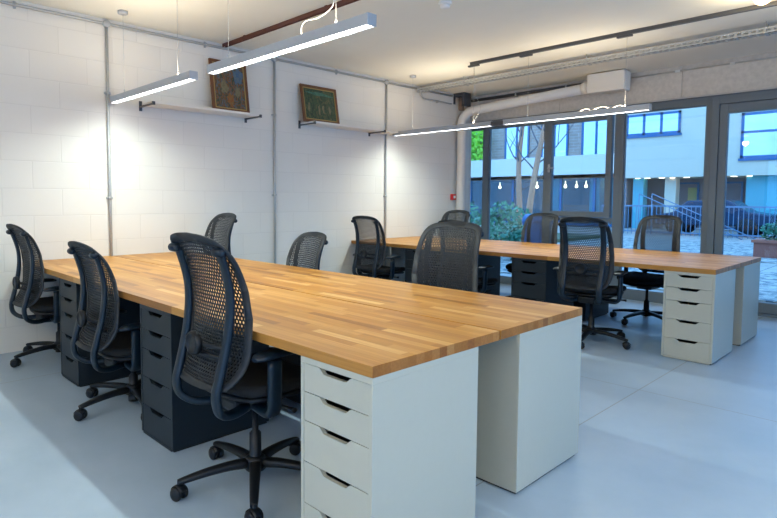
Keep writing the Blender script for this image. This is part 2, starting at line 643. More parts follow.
bm = B(); box(bm, -30, 14, 6.40, 40, -.3, -.03); struct('ground_paving', bm, MT['pave'])
bm = B(); box(bm, -6.8, 3.5, 7.6, 11.2, -.03, -.01); struct('ground_gravel_bed', bm, MT['gravel'])
bm = B(); box(bm, -12, 8, 13.2, 19.0, -.03, -.008); struct('ground_gravel_strip', bm, MT['gravel'])
bm = B(); box(bm, -14, -6.9, 7.5, 18, -.03, .10); struct('ground_planting_bed', bm, mat('soil', (.10, .12, .06), .95, bump=.6, bscale=20, var=.4))

# building opposite
YB = 26.0
bld = thing('office_building', 'white panelled building with strip windows across the courtyard', 'building', (0, YB, 0))
bm = B(); box(bm, -9.35, 14, 0, 2.6, 2.27, 9); obj('facade_wall', bm, MT['facade'], bld)
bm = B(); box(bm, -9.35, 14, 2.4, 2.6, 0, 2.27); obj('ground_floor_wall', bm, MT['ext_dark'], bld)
MT['blue_panel'] = mat('blue_panel_glass', (.04, .14, .17), .15)
for x in (-5.1, -3.6, -2.1, 1.0, 4.0):
    bm = B(); box(bm, x, x + 1.3, 2.36, 2.40, 0, 2.2)
    obj('glazed_panel', bm, MT['blue_panel'], bld)
for k, x in enumerate((-9.1, -7.75, -4.7, -.5)):
    bm = B(); box(bm, x, x + (.45 if k != 2 else 1.7), .5, 1.0, -.03, 2.27); obj('column', bm, MT['ext_teal'] if k != 1 else MT['facade'], bld)
def ext_window(x0, x1, z0, z1, n, y=0, parent=bld, rail=False, mt='ext_frame'):
    bm = B()
    fwid = .10
    box(bm, x0, x1, y - .04, y + .05, z0, z0 + fwid); box(bm, x0, x1, y - .04, y + .05, z1 - fwid, z1)
    for i in range(n + 1):
        x = x0 + (x1 - x0 - fwid) * i / n
        box(bm, x, x + fwid, y - .04, y + .05, z0, z1)
    if rail:
        box(bm, x0, x1, y - .04, y + .05, z0 + (z1 - z0) * .55, z0 + (z1 - z0) * .55 + .09)
    box(bm, x0 - .05, x1 + .05, y - .07, y, z0 - .1, z0)
    f = obj('window', bm, MT[mt], parent)
    bm = B(); box(bm, x0, x1, y - .012, y + .02, z0, z1); obj('pane', bm, MT['ext_glass'], f)
ext_window(-9.3, -7.05, 4.15, 5.1, 3)
ext_window(-4.85, -1.8, 2.95, 4.75, 2, rail=True)
ext_window(.3, 3.3, 2.95, 4.75, 2, rail=True)
for x in (-8.9, -8.5, -7.9, -7.45, -6.9, -5.15, -4.6, -3.2, -1.9):
    bm = B(); lathe(bm, [(.12, 0), (.12, -.012), (.10, -.016)], (x, .55, 2.27), n=16)
    tag(obj('downlight', bm, MT['downlight'], bld), 'glowing round downlight', None)
bm = B()
for x in (-8.0, -6.3):
    frame_rect(bm, x, x + 1.1, 0, 2.1, .08, .08, .08, .08, 2.33, 2.42)
obj('entrance_door', bm, MT['ext_frame'], bld)
bm = B(); box(bm, -7.35, -6.95, 2.34, 2.40, 1.25, 1.85); obj('notice_board', bm, mat('yellow_notice', (.5, .42, .15), .6), bld)

flat = thing('brick_building', 'brown brick building with a white balcony band and lit ground floor, behind bare trees', 'building', (0, YB, 0))
bm = B(); box(bm, -40, -9.36, 1.4, 2.6, 3.0, 9); obj('brick_wall', bm, MT['ext_brick'], flat)
bm = B(); box(bm, -40, -9.36, 0, 1.4, 2.34, 2.5); box(bm, -40, -9.36, 0, .15, 2.34, 3.43); obj('balcony_band', bm, MT['band'], flat)
for x in (-24, -19.5, -16.4, -14.2, -12.0):
    ext_window(x, x + 1.5, 3.2, 5.4, 2, y=1.38, parent=flat)
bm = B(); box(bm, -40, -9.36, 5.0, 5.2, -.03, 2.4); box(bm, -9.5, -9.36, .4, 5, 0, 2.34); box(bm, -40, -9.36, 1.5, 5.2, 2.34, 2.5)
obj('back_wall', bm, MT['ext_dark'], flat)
bm = B()
for x in (-24, -21, -18, -15.3, -12.6, -10.9, -9.6):
    box(bm, x, x + .12, .35, .47, 0, 2.34)
box(bm, -26, -9.4, .35, .45, 0, .12)
obj('shopfront_frame', bm, MT['ext_frame'], flat)
bm = B(); box(bm, -26, -9.45, .40, .41, .1, 2.34); obj('shopfront_glass', bm, MT['shop_glass'], flat)
bm = B(); box(bm, -14.6, -10.2, 2.2, 3.0, 0, 1.0); obj('counter', bm, MT['tan'], flat)
for x in (-12.9, -12.3, -11.8, -10.6, -14.5, -16.8):
    bm = B(); lathe(bm, [(.015, .3), (.015, .12), (.06, .08), (.075, 0), (.05, -.05), (.01, -.07)], (x, 1.6, 1.95), n=14)
    tag(obj('pendant_lamp', bm, MT['warmlamp'], flat), 'glowing warm pendant lamp', None)
for x in (-11.3, -10.2, -13.4):
    bm = B(); box(bm, x, x + .5, .9, 1.4, 0, 2.34); obj('column', bm, MT['ext_teal'], flat)

# railing with slanting handrail
rl = thing('balustrade', 'blue grey metal balustrade running across the courtyard before the white building', 'railing', (0, 22.0, 0))
bm = B(); box(bm, -8.6, 6, -.03, .03, 1.02, 1.08); box(bm, -8.6, 6, -.02, .02, .05, .10); obj('rail', bm, MT['rail'], rl)
bm = B()
for i in range(100):
    x = -8.6 + i * .146
    box(bm, x, x + .022, -.011, .011, -.03, 1.03)
obj('balusters', bm, MT['rail'], rl)
bm = B()
for dy in (0, .9):
    tube(bm, [(-6.9 + dy * .5, -.8, 1.5), (-3.6 + dy * .5, -.8, -.03)], .018, n=8)
    tube(bm, [(-6.9 + dy * .5, -.8, -.03), (-6.9 + dy * .5, -.8, 1.5)], .018, n=8)
tag(obj('stair_handrail', bm, MT['rail'], rl), 'slanting stair handrail', None)

# small car beyond the balustrade, seen as a dark arched shape
cr = thing('parked_car', 'dark blue car parked behind the balustrade', 'car', (-5.0, 23.6, -.03))
bm = B()
prof = [(-1.9, .35), (-1.85, .75), (-1.25, .85), (-.75, 1.3), (.55, 1.32), (1.15, .9), (1.8, .8), (1.9, .4)]
vsA = [bm.verts.new((x, -.8, z)) for x, z in prof]; vsB = [bm.verts.new((x, .8, z)) for x, z in prof]
bm.faces.new(vsA); bm.faces.new(vsB[::-1])
for i in range(len(prof)):
    j = (i + 1) % len(prof); bm.faces.new((vsA[i], vsB[i], vsB[j], vsA[j]))
obj('car_body', bm, MT['car'], cr, bev=.06)
for x in (-1.15, 1.15):
    for y in (-.75, .75):
        bm = B(); lathe(bm, [(.1, -.1), (.32, -.09), (.34, 0), (.32, .09), (.1, .1)], (x, y, .34), 'y', 18); obj('wheel', bm, MT['black_pl'], cr)

def leaves(c, rad, n, size, seed, zsq=1.0):
    rnd = random.Random(seed)
    bm = B()
    for _ in range(n):
        while True:
            p = Vector((rnd.uniform(-1, 1), rnd.uniform(-1, 1), rnd.uniform(-1, 1)))
            if .25 < p.length < 1:
                break
        p = Vector((p.x * rad[0], p.y * rad[1], p.z * rad[2])) + Vector(c)
        a = Vector((rnd.gauss(0, 1), rnd.gauss(0, 1), rnd.gauss(0, 1))).normalized()
        b = a.orthogonal().normalized()
        s = size * rnd.uniform(.6, 1.3)
        v = [bm.verts.new(p + a * s * i + b * s * .45 * j) for i, j in ((-1, 0), (0, -1), (1, 0), (0, 1))]
        bm.faces.new(v)
    return bm

def bare_tree(name, label, loc, trunk, twigs, seed):
    t = thing(name, label, 'tree', loc, group=None)
    bm = B(); tube(bm, smooth_path(trunk, 4), [.085 - .045 * i / (4 * (len(trunk) - 1)) for i in range(4 * (len(trunk) - 1) + 1)], n=10)
    obj('trunk', bm, MT['bark'], t)
    rnd = random.Random(seed)
    bm = B()
    top = Vector(trunk[-1])
    for k in range(twigs):
        f = rnd.uniform(.35, 1)
        i = f * (len(trunk) - 1); a = int(min(i, len(trunk) - 2)); p = Vector(trunk[a]).lerp(Vector(trunk[a + 1]), i - a)
        ang = rnd.uniform(0, 2 * PI); L = rnd.uniform(.7, 1.7)
        d = Vector((math.cos(ang), math.sin(ang) * .6, rnd.uniform(.5, 1.3))).normalized()
        pts = [p]
        for s in range(5):
            d = (d + Vector((rnd.gauss(0, .16), rnd.gauss(0, .16), .08))).normalized(); pts.append(pts[-1] + d * L / 5)
        tube(bm, pts, [.022, .018, .014, .010, .007, .004], n=6)
        if rnd.random() < .8:
            q = pts[2]; d2 = (d + Vector((rnd.gauss(0, .6), rnd.gauss(0, .4), .1))).normalized()
            tube(bm, [q, q + d2 * L * .3, q + d2 * L * .55 + Vector((0, 0, .1))], [.012, .008, .004], n=5)
    obj('branches', bm, MT['twig'], t)
bare_tree('bare_tree', 'bare brown tree with the thickest upright trunk, seen through the second pane from the corner', (-6.5, 12, 0),
          [(0, 0, 0), (.03, 0, 1.0), (-.02, 0, 2.2), (.1, 0, 3.6), (.15, 0, 5.2)], 16, 3)
bare_tree('bare_tree', 'slender pale bare tree leaning right, beside the thick trunk in the courtyard', (-6.05, 11.6, 0),
          [(0, 0, 0), (.1, 0, 1.2), (.3, 0, 2.4), (.55, 0, 3.6), (.7, 0, 5)], 12, 8)
shr = [((-6.9, 9.4, .55), (.7, .5, .7), 900, 'leaf_dark', 'dark teal shrub in the corner beside the leftmost narrow pane'),
       ((-5.9, 10.4, .6), (.8, .5, .62), 900, 'leaf_mid', 'grey green shrub at the foot of the bare trees'),
       ((-4.9, 9.6, .35), (.55, .4, .45), 700, 'leaf_dark', 'low dark shrub in front of the blue bin'),
       ((-8.9, 12.5, .6), (1.0, .6, .8), 900, 'leaf_mid', 'grey green shrub furthest left beyond the corner pane')]
for i, (c, r, n, m, lab) in enumerate(shr):
    s = thing('shrub', lab, 'shrub', (c[0], c[1], 0))
    obj('foliage', leaves((0, 0, c[2]), r, n, .07, 20 + i), MT[m], s)
    bm = B()
    for k in range(7):
        a = k * .9; tube(bm, [(0, 0, -.02), (.15 * math.cos(a), .15 * math.sin(a), c[2])], [.02, .008], n=5)
    obj('stems', bm, MT['twig'], s)
bt = thing('balcony_tree', 'bright lime green leafy tree behind the white balcony band, in the corner pane', 'tree', (-18.75, 26.8, 2.5))
obj('foliage', leaves((0, 0, 2.0), (1.6, .35, 1.5), 1800, .14, 77), MT['leaf_bright'], bt)
bm = B(); tube(bm, [(0, 0, 0), (.02, 0, 2)], .05, n=8); obj('trunk', bm, MT['bark'], bt)
bn = thing('blue_bin', 'blue domed outdoor bin standing among shrubs outside the second pane', 'bin', (-4.12, 8.6, -.01))
bm = B(); boxc(bm, (0, 0, .45), (.36, .40, .86), bev=.03); obj('bin_body', bm, MT['bin'], bn)
bm = B(); tube(bm, [(-.20, 0, .88), (.20, 0, .88)], [.21, .21], [.13, .13], side=(0, 1, 0), n=20); obj('lid', bm, MT['bin'], bn)
pl = thing('planter', 'terracotta trough planter with a green bush outside the glazed door', 'planter', (-1.15, 14.6, -.01))
bm = B(); box(bm, -.75, .75, -.3, .3, 0, .38); box(bm, -.79, .79, -.34, .34, .33, .39); obj('trough', bm, MT['terracotta'], pl)
obj('foliage', leaves((0, 0, .58), (.72, .3, .32), 600, .07, 99), MT['leaf_dark'], pl)

# ------------------------------------------------------------------ desks
def desktop(name, label, y0, y1):
    bm = B(); box(bm, -4.008, 0.0, 0, y1 - y0, 0, .038)
    o = obj(name, bm, MT['wood'], loc=(0, y0, .70), bev=.0015)
    return tag(o, label, 'desk top', 'butcher block desk tops')
Y2 = 3.719
desktop('desktop', 'nearest oak desk top, the half of the front pair towards the camera', 0, .7275)
desktop('desktop', 'far half of the front pair of oak desk tops, beyond the seam', .7385, 1.466)
desktop('desktop', 'near half of the rear pair of oak desk tops, above the drawer fronts', Y2, Y2 + .7275)
desktop('desktop', 'oak butcher block desk top closest to the windows', Y2 + .7385, Y2 + 1.466)

DZ = [.678, .5745, .469, .3185, .1645, .018]
def cabinet(m, label, grp):
    t = thing('drawer_unit', label, 'drawer unit', group=grp)
    # body: x -.36..0, y 0..0.58 (front at y=0), z 0..0.70
    bm = B()
    box(bm, -.36, -.344, .0, .58, .012, .678)
    box(bm, -.016, 0, .0, .58, .012, .678)
    box(bm, -.36, 0, .0, .58, .678, .70)
    box(bm, -.344, -.016, .57, .578, .012, .678)
    box(bm, -.344, -.016, .0, .57, .004, .018)
    obj('carcass', bm, m, t, bev=.0012)
    bm = B(); box(bm, -.35, -.01, .012, .57, 0, .006); obj('plinth', bm, MT['dark_in'], t)
    for i in range(5):
        zt, zb = DZ[i] - .0015, DZ[i + 1] + .0015
        x0, x1, cx = -.3425, -.0175, -.18
        w1, w2, d = .083, .052, .020
        pts = [(x0, zb), (x1, zb), (x1, zt), (cx + w1 + .012, zt)]
        for k in range(7):      # curved shoulder into the notch
            s = k / 6; pts.append((cx + w1 - (w1 - w2) * s, zt - d * (3 * s * s - 2 * s ** 3)))
        for k in range(6, -1, -1):
            s = k / 6; pts.append((cx - w1 + (w1 - w2) * s, zt - d * (3 * s * s - 2 * s ** 3)))
        pts += [(cx - w1 - .012, zt), (x0, zt)]
        bm = B()
        A = [bm.verts.new((x, .002, z)) for x, z in pts]
        C = [bm.verts.new((x, .018, z)) for x, z in pts]
        bm.faces.new(A); bm.faces.new(C[::-1])
        for a in range(len(pts)):
            b = (a + 1) % len(pts); bm.faces.new((A[a], C[a], C[b], A[b]))
        dr = obj('drawer', bm, m, t)
        bm = B(); h = zt - zb
        box(bm, -.33, -.03, .018, .50, zb + .004, zb + .012)
        box(bm, -.33, -.32, .018, .50, zb + .012, zb + h * .55); box(bm, -.04, -.03, .018, .50, zb + .012, zb + h * .55)
        box(bm, -.33, -.03, .49, .50, zb + .012, zb + h * .55)
        tag(obj('drawer_box', bm, MT['dark_in'], dr), 'dark drawer box behind the notch', None)
    return t
PG, DG = 'pale grey drawer units at the desk ends', 'charcoal drawer units under the desks'
cabL = cabinet(MT['light_lam'], 'pale grey drawer unit nearest the camera, its drawer fronts beside the largest chair', PG)
cabD = cabinet(MT['dark_lam'], 'charcoal five drawer unit in the middle of the front desk, between the two nearest chairs', DG)
cabD.location = (-1.372, 0, 0)
XM, XL = -1.372, -2.72
def put(proto, label, x, y, back):
    o = dup(proto)
    o['label'] = label
    if back:
        o.location = (x - .36, y, 0); o.rotation_euler = (0, 0, PI)
    else:
        o.location = (x, y, 0)
R1, R2 = 1.464, Y2 + 1.44
put(cabL, 'pale grey drawer unit showing its plain back, right end of the front desks', 0, R1, True)
put(cabL, 'pale grey drawer unit, drawer fronts showing, at the rear desks', 0, Y2, False)
put(cabL, 'pale grey drawer unit closest to the glass door, mostly hidden behind another', 0, R2, True)
put(cabD, 'charcoal drawer unit furthest left under the front desk, between the two left chairs', XL, 0, False)
put(cabD, 'charcoal drawer unit under the rear desk, right of the large mesh chair back', XM, Y2, False)
put(cabD, 'charcoal drawer unit under the left part of the rear desk', XL - .03, Y2, False)
put(cabD, 'charcoal drawer unit hidden behind another in the middle of the front desks', XM, R1, True)
put(cabD, 'charcoal drawer unit under the left of the far half of the front desks', XL, R1, True)
put(cabD, 'charcoal drawer unit with its back lit blue, window side of the rear desks', XM, R2, True)
put(cabD, 'charcoal drawer unit under the left of the window side desk', XL - .03, R2, True)

# ------------------------------------------------------------------ chairs
VP = [(-1, .500, -.275), (-.8, .540, -.232), (-.55, .610, -.190), (-.2, .715, -.174), (.2, .850, -.178), (.6, .970, -.212), (.85, 1.042, -.250), (1, 1.080, -.290)]
HW = [(-1, .190), (-.6, .226), (0, .232), (.6, .217), (1, .207)]
def interp(T, v):
    v = max(T[0][0], min(T[-1][0], v))
    for a, b in zip(T, T[1:]):
        if v <= b[0]:
            i = T.index(a); p = T[max(0, i - 1)]; n = T[min(len(T) - 1, i + 2)]
            h = b[0] - a[0]; s = (v - a[0]) / h; r = []
            for k in range(1, len(a)):      # cubic Hermite through the points
                m0 = (b[k] - p[k]) / (b[0] - p[0]); m1 = (n[k] - a[k]) / (n[0] - a[0])
                r.append((2 * s ** 3 - 3 * s * s + 1) * a[k] + (s ** 3 - 2 * s * s + s) * h * m0 + (3 * s * s - 2 * s ** 3) * b[k] + (s ** 3 - s * s) * h * m1)
            return r
def back_pt(u, v):
    z, y = interp(VP, v)
    # smooth by averaging neighbours
    z2, y2 = interp(VP, v - .08); z3, y3 = interp(VP, v + .08)
    y = (y + y2 + y3) / 3
    if -.92 < v < .92:
        z = (z + z2 + z3) / 3
    hw = interp(HW, v)[0]
    z += .031 * (1 - u * u) * max(0, min(1, (v - .1) / .9))
    y -= .030 * (1 - u * u)
    return Vector((u * hw, y, z))
PW = .19
def sup(t, s, p=PW):
    c, sn = math.cos(t), math.sin(t)
    return (s * math.copysign(abs(c) ** p, c), s * math.copysign(abs(sn) ** p, sn))
def inside(u, v, s):
    return abs(u / s) ** (2 / PW) + abs(v / s) ** (2 / PW) <= 1

def make_chair():
    t = thing('office_chair', 'x', 'office chair', group='black mesh back office chairs')
    # perforated back sheet: honeycomb tessellation with a hole in every cell
    bm = B()
    hx = .060; hy = .062
    cache = {}
    def vert(u, v):
        s = (abs(u) ** (2 / PW) + abs(v) ** (2 / PW)) ** (PW / 2)
        if s > .95:
            u, v = u * .95 / s, v * .95 / s
        key = (round(u, 4), round(v, 4))
        if key not in cache:
            cache[key] = bm.verts.new(back_pt(u, v))
        return cache[key]
    rows = int(2 / (hy * .75)) + 2
    for j in range(-rows // 2, rows // 2 + 1):
        v0 = j * hy * .75 * .96
        for i in range(-22, 23):
            u0 = (i + (.5 if j % 2 else 0)) * hx * 1.28
            if not inside(u0, v0, .96):
                continue
            out = []; inn = []
            for k in range(6):
                a = PI / 2 + k * PI / 3
                du, dv = math.cos(a) * hx * 1.28 / math.sqrt(3), math.sin(a) * hy * .5 * .96
                out.append(vert(u0 + du, v0 + dv))
                if inside(u0, v0, .90):
                    inn.append(bm.verts.new(back_pt(u0 + du * .62, v0 + dv * .62)))
            if len(set(out)) < 6:
                continue
            try:
                if inn:
                    for k in range(6):
                        bm.faces.new((out[k], out[(k + 1) % 6], inn[(k + 1) % 6], inn[k]))
                else:
                    bm.faces.new(out)
            except ValueError:
                pass
    obj('mesh_back', bm, MT['mesh'], t, solid=.003)
    # rim: closed band around the sheet, flaring back at the top
    bm = B(); rr = []
    # even arc-length samples of the outline
    dense = [(2 * PI * i / 2000, Vector(sup(2 * PI * i / 2000, .95))) for i in range(2001)]
    acc = [0]
    for (t0, p0), (t1, p1) in zip(dense, dense[1:]):
        acc.append(acc[-1] + (p1 - p0).length)
    N = 96; angs = []; j = 0
    for i in range(N):
        while acc[j] < acc[-1] * i / N:
            j += 1
        angs.append(dense[j][0])
    for a in angs:
        u1, v1 = sup(a, .90); u1 *= .95; u2, v2 = sup(a, 1.0)
        p = back_pt(u1, v1); q = back_pt(u2, v2)
        top = max(0, v2) ** 4
        q = q + Vector((0, -.012 * top, .004 * top))
        m_ = (p + q) / 2
        d = (q - p).normalized()
        tang = (back_pt(*sup(a + .03, .95)) - back_pt(*sup(a - .03, .95))).normalized()
        nrm = d.cross(tang).normalized() * .007
        L = (q - p).length / 2 + .002
        ringv = [m_ + d * (L * x) + nrm * y for x, y in ((-1, -.35), (-.6, -.8), (.2, -1), (.85, -.8), (1.05, 0), (.85, .8), (.2, 1), (-.6, .8), (-1, .35))]
        rr.append([bm.verts.new(x) for x in ringv])
    for A, C in zip(rr, rr[1:] + rr[:1]):
        n = len(A)
        for i in range(n):
            f = bm.faces.new((A[i], A[(i + 1) % n], C[(i + 1) % n], C[i])); f.smooth = True
    obj('back_rim', bm, MT['mesh'], t)
    # two spine arms with round top knobs
    path = [(-.105, .385), (-.18, .380), (-.242, .394), (-.280, .430), (-.290, .49), (-.274, .555), (-.250, .65), (-.234, .735), (-.226, .82), (-.230, .90), (-.247, .97), (-.272, 1.045)]
    for s in (-1, 1):
        bm = B()
        P = [(s * (.085 + (.070 * min(1, i / 3) + .008 * max(0, (z - .5) / .5))), y, z) for i, (y, z) in enumerate(path)]
        pp = smooth_path(P, 4); n = len(pp)
        tube(bm, pp, [.0260 - .004 * i / n for i in range(n)], [.017 - .006 * i / n for i in range(n)], side=(1, 0, 0), n=12, sq=.7)
        sp = obj('spine_arm', bm, MT['spine'], t)
        bm = B()
        lathe(bm, [(.003, -.034), (.013, -.032), (.018, -.022), (.019, 0), (.018, .022), (.013, .032), (.003, .034)], (s * .172, -.284, 1.046), 'x', 16)
        obj('knob', bm, MT['spine'], sp)
    # lumbar yoke and disc
    bm = B()
    for dz, dy in ((.012, 0), (-.034, .008)):
        pts = [(x, -.238 - .045 * (1 - (x / .17) ** 2) + dy * 1.5, .665 + dz - .012 * (abs(x) / .17)) for x in [(-.17 + .34 * i / 12) for i in range(13)]]
        tube(bm, pts, .006, .010, side=(0, 1, 0), n=8)
    yk = obj('lumbar_support', bm, MT['black_pl'], t)
    bm = B()
    lathe(bm, [(.03, .02), (.047, .012), (.05, 0), (.046, -.012), (.036, -.015), (.034, -.010), (.003, -.012)], (0, -.295, .672), 'y', 28)
    obj('lumbar_dial', bm, MT['black_pl'], yk)
    # seat
    def seat_grid(z_off, shrink, thick):
        bm = B(); nx, ny = 14, 12; g = []
        for j in range(ny + 1):
            v = -1 + 2 * j / ny; row = []
            for i in range(nx + 1):
                u = -1 + 2 * i / nx
                uu = u * math.sqrt(1 - .28 * v * v); vv = v * math.sqrt(1 - .28 * u * u)
                x = uu * .255 * shrink; y = .03 + vv * .235 * shrink
                z = .468 + z_off + .018 * (uu ** 2) - .03 * max(0, vv - .45) ** 2 * 6 * .5 + .012 * max(0, -vv - .3)
                row.append(bm.verts.new((x, y, z)))
            g.append(row)
        for j in range(ny):
            for i in range(nx):
                f = bm.faces.new((g[j][i], g[j][i + 1], g[j + 1][i + 1], g[j + 1][i])); f.smooth = True
        return bm
    obj('seat', seat_grid(0, 1, 0), MT['fabric'], t, solid=.045, sub=1)
    obj('seat_pan', seat_grid(-.040, .93, 0), MT['black_pl'], t, solid=.024, sub=1)
    # mechanism
    bm = B(); boxc(bm, (0, -.03, .385), (.15, .24, .06), bev=.015); boxc(bm, (0, .0, .415), (.34, .06, .022), bev=.008); boxc(bm, (0, -.115, .385), (.22, .05, .03), bev=.01)
    mech = obj('tilt_mechanism', bm, MT['black_pl'], t)
    bm = B(); tube(bm, [(.07, -.02, .39), (.26, -.01, .40), (.29, -.01, .40)], [.006, .006, .011], n=8); obj('lever', bm, MT['black_pl'], mech)
    # armrests
    for s in (-1, 1):
        bm = B()
        pts = smooth_path([(s * .10, -.07, .392), (s * .21, -.08, .385), (s * .248, -.085, .405), (s * .262, -.09, .46), (s * .264, -.09, .62)], 4)
        tube(bm, pts, .032, .016, side=(0, 1, 0), n=12, sq=.7)
        ap = obj('armrest', bm, MT['spine'], t)
        bm = B(); g = []
        for j in range(11):
            v = j / 10; yy = -.185 + .25 * v; w = .045 * (1 - (2 * v - 1) ** 6 * .6) ; x = s * (.262 - .02 * v)
            g.append((x, yy, w))
        tube(bm, [(x, y, .640 - .008 * abs(2 * i / 10 - 1) ** 3) for i, (x, y, w) in enumerate(g)], [w for _, _, w in g], [.014 * (1 - .5 * abs(2 * i / 10 - 1) ** 6) for i in range(11)], side=(1, 0, 0), n=14, sq=.75)
        obj('arm_pad', bm, MT['spine'], ap)
    # gas lift
    bm = B(); lathe(bm, [(.032, .07), (.032, .10), (.027, .11), (.026, .225), (.020, .228), (.020, .232), (.0145, .235), (.0145, .365)], n=18)
    obj('gas_lift', bm, MT['black_pl'], t)
    # five-star base
    bm = B(); lathe(bm, [(.02, .062), (.046, .068), (.050, .09), (.044, .118), (.033, .128), (.02, .13)], n=24)
    hub = obj('base_hub', bm, MT['black_pl'], t)
    for k in range(5):
        a = math.radians(252.8 + 72 * k)
        d = Vector((math.cos(a), math.sin(a), 0)); sd = Vector((-d.y, d.x, 0))
        bm = B()
        pts = [d * .035 + Vector((0, 0, .098)), d * .12 + Vector((0, 0, .100)), d * .22 + Vector((0, 0, .092)), d * .30 + Vector((0, 0, .080)), d * .335 + Vector((0, 0, .074))]
        tube(bm, smooth_path(pts, 3), [.027 - .012 * i / 12 for i in range(13)], [.020 - .010 * i / 12 for i in range(13)], side=tuple(sd), n=10, sq=.7)
        lg = obj('base_leg', bm, MT['black_pl'], t)
        bm = B()
        c = d * .330; c.z = .029
        ca = a + [.5, -.9, 1.4, .2, -1.6][k]
        ax = Vector((math.cos(ca), math.sin(ca), 0)); fwd = Vector((-ax.y, ax.x, 0))
        zz = Vector((0, 0, 1))
        for s in (-1, 1):
            rs = [ring(bm, c + ax * (s * h), fwd, zz, r, r, 18) for r, h in ((.012, .007), (.027, .008), (.029, .012), (.029, .023), (.025, .028), (.010, .029))]
            skin_rings(bm, rs)
        # hood over the wheels and stem
        tube(bm, [c - ax * .008 + zz * .0, c + ax * .008], [.020, .020], n=12)
        tube(bm, [c + zz * .02, c + zz * .052], .008, n=10)
        hood = []
        for i in range(9):
            th = math.radians(20 + 140 * i / 8)
            hood.append(c + fwd * (.033 * math.cos(th)) + zz * (.033 * math.sin(th)))
        tube(bm, hood, [.020] * 9, [.0025] * 9, side=tuple(ax), n=8)
        obj('caster', bm, MT['black_pl'], lg)
    return t
chair = make_chair()
LOWER = ('gas_lift', 'base_hub', 'base_leg')
def place(o, x, y, rot, dz, label, baserot=0):
    o.location = (x, y, 0); o.rotation_euler = (0, 0, math.radians(rot)); o['label'] = label
    for c in children_of(o):
        nm = c.name.split('.')[0]
        if nm not in LOWER:
            c.location = (0, 0, dz)
        elif nm == 'gas_lift':
            c.location = (0, 0, dz * .45)
        else:
            c.rotation_euler = (0, 0, math.radians(baserot))
chairs = [
    (-.853, .136, 1, .010, 'largest black office chair at the nearest desk edge, beside the pale drawer fronts', -1),
    (-2.18, .145, 1, -.100, 'black office chair at the front desk, middle of the three on the near side', 24),
    (-3.59, .145, 2, -.050, 'black office chair furthest left, beside the white block wall', 25),
    (-3.55, 1.335, 178, .008, 'dark grey chair back beyond the front desks, the leftmost on their far side', 20),
    (-2.28, 1.335, 173, -.115, 'low chair back beyond the front desks with its rounded top just above the oak', 0),
    (-.875, 1.345, 184, .010, 'large grey mesh chair back beyond the front desks with light showing through', 10),
    (-3.475, Y2 - .03, 3, -.045, 'black office chair at the left end of the rear desk before the white wall', 30),
    (-2.27, Y2 + .05, 0, -.06, 'black chair at the rear desk, mostly hidden behind the large grey mesh chair back', 5),
    (-.965, Y2 + .07, 4, .005, 'black office chair at the rear desk, left of the pale drawer fronts, lumbar dial showing', 23),
    (-3.53, 5.03, 183, .0, 'grey chair back on the window side, furthest left by the red call point', 0),
    (-2.25, 5.03, 182, -.015, 'grey chair back on the window side, under the opening sash window', 0),
    (-.935, 5.03, 176, -.008, 'blue grey chair on the window side nearest the glass door', 185),
]
for i, (x, y, r, dz, lab, br) in enumerate(chairs):
    o = chair if i == 0 else dup(chair)
    if i == 0:
        rest = [(children_of(o))]
    place(o, x, y, r, dz, lab, br)

# ------------------------------------------------------------------ ceiling and wall services
def conduit_run(y, z0, label, clips):
    t = thing('conduit', label, 'conduit', (XW, y, 0), group='vertical steel conduits on the block wall')
    bm = B(); cyl(bm, (.020, 0, z0), (.020, 0, 2.785), .0125, 14); obj('pipe', bm, MT['galv'], t)
    for z in clips:
        bm = B(); lathe(bm, [(.0127, -.012), (.018, -.012), (.018, .012), (.0127, .012)], (.020, 0, z), n=14)
        box(bm, 0, .012, -.028, .028, z - .009, z + .009)
        lathe(bm, [(.004, 0), (.004, .004)], (.013, .022, z), 'x', 8)
        obj('clip', bm, MT['galv'], t)
    bm = B(); lathe(bm, [(.030, .0), (.032, .004), (.032, .036), (.026, .040), (.003, .041)], (0, 0, 2.790), 'x', 20)
    obj('junction_box', bm, MT['galv'], t)
conduit_run(.715, .0, 'vertical steel conduit furthest left on the block wall', (2.188, 1.26, .5))
conduit_run(2.525, .0, 'vertical steel conduit between the two wall shelves', (2.182, 1.30, .5))
conduit_run(4.33, .0, 'vertical steel conduit at the right end of the right shelf', (2.16, 1.30, .5))
t = thing('conduit', 'long horizontal steel conduit along the top of the block wall', 'conduit', (XW, 0, 2.79))
bm = B(); cyl(bm, (.020, YF, 0), (.020, 5.75, 0), .0125, 14); obj('pipe', bm, MT['galv'], t)
for y in (-1, 0, 1.685, 3.45, 5.1):
    bm = B(); lathe(bm, [(.0127, -.012), (.018, -.012), (.018, .012), (.0127, .012)], (.020, y, 0), 'y', 14); box(bm, 0, .012, y - .009, y + .009, -.028, .028); obj('clip', bm, MT['galv'], t)
t = thing('conduit', 'short bent steel conduit loop in the ceiling corner below the cable tray', 'conduit', (XW, 5.1, 2.7))
bm = B(); tube(bm, smooth_path([(.03, -.10, .06), (.03, -.06, .0), (.03, 0, -.03), (.03, .2, -.03), (.03, .62, -.03)], 4), .011, n=10); obj('pipe', bm, MT['galv'], t)
bm = B(); lathe(bm, [(.0115, -.012), (.017, -.012), (.017, .012), (.0115, .012)], (.03, .3, -.03), 'y', 14); box(bm, 0, .02, .29, .31, -.05, -.01); obj('clip', bm, MT['galv'], t)

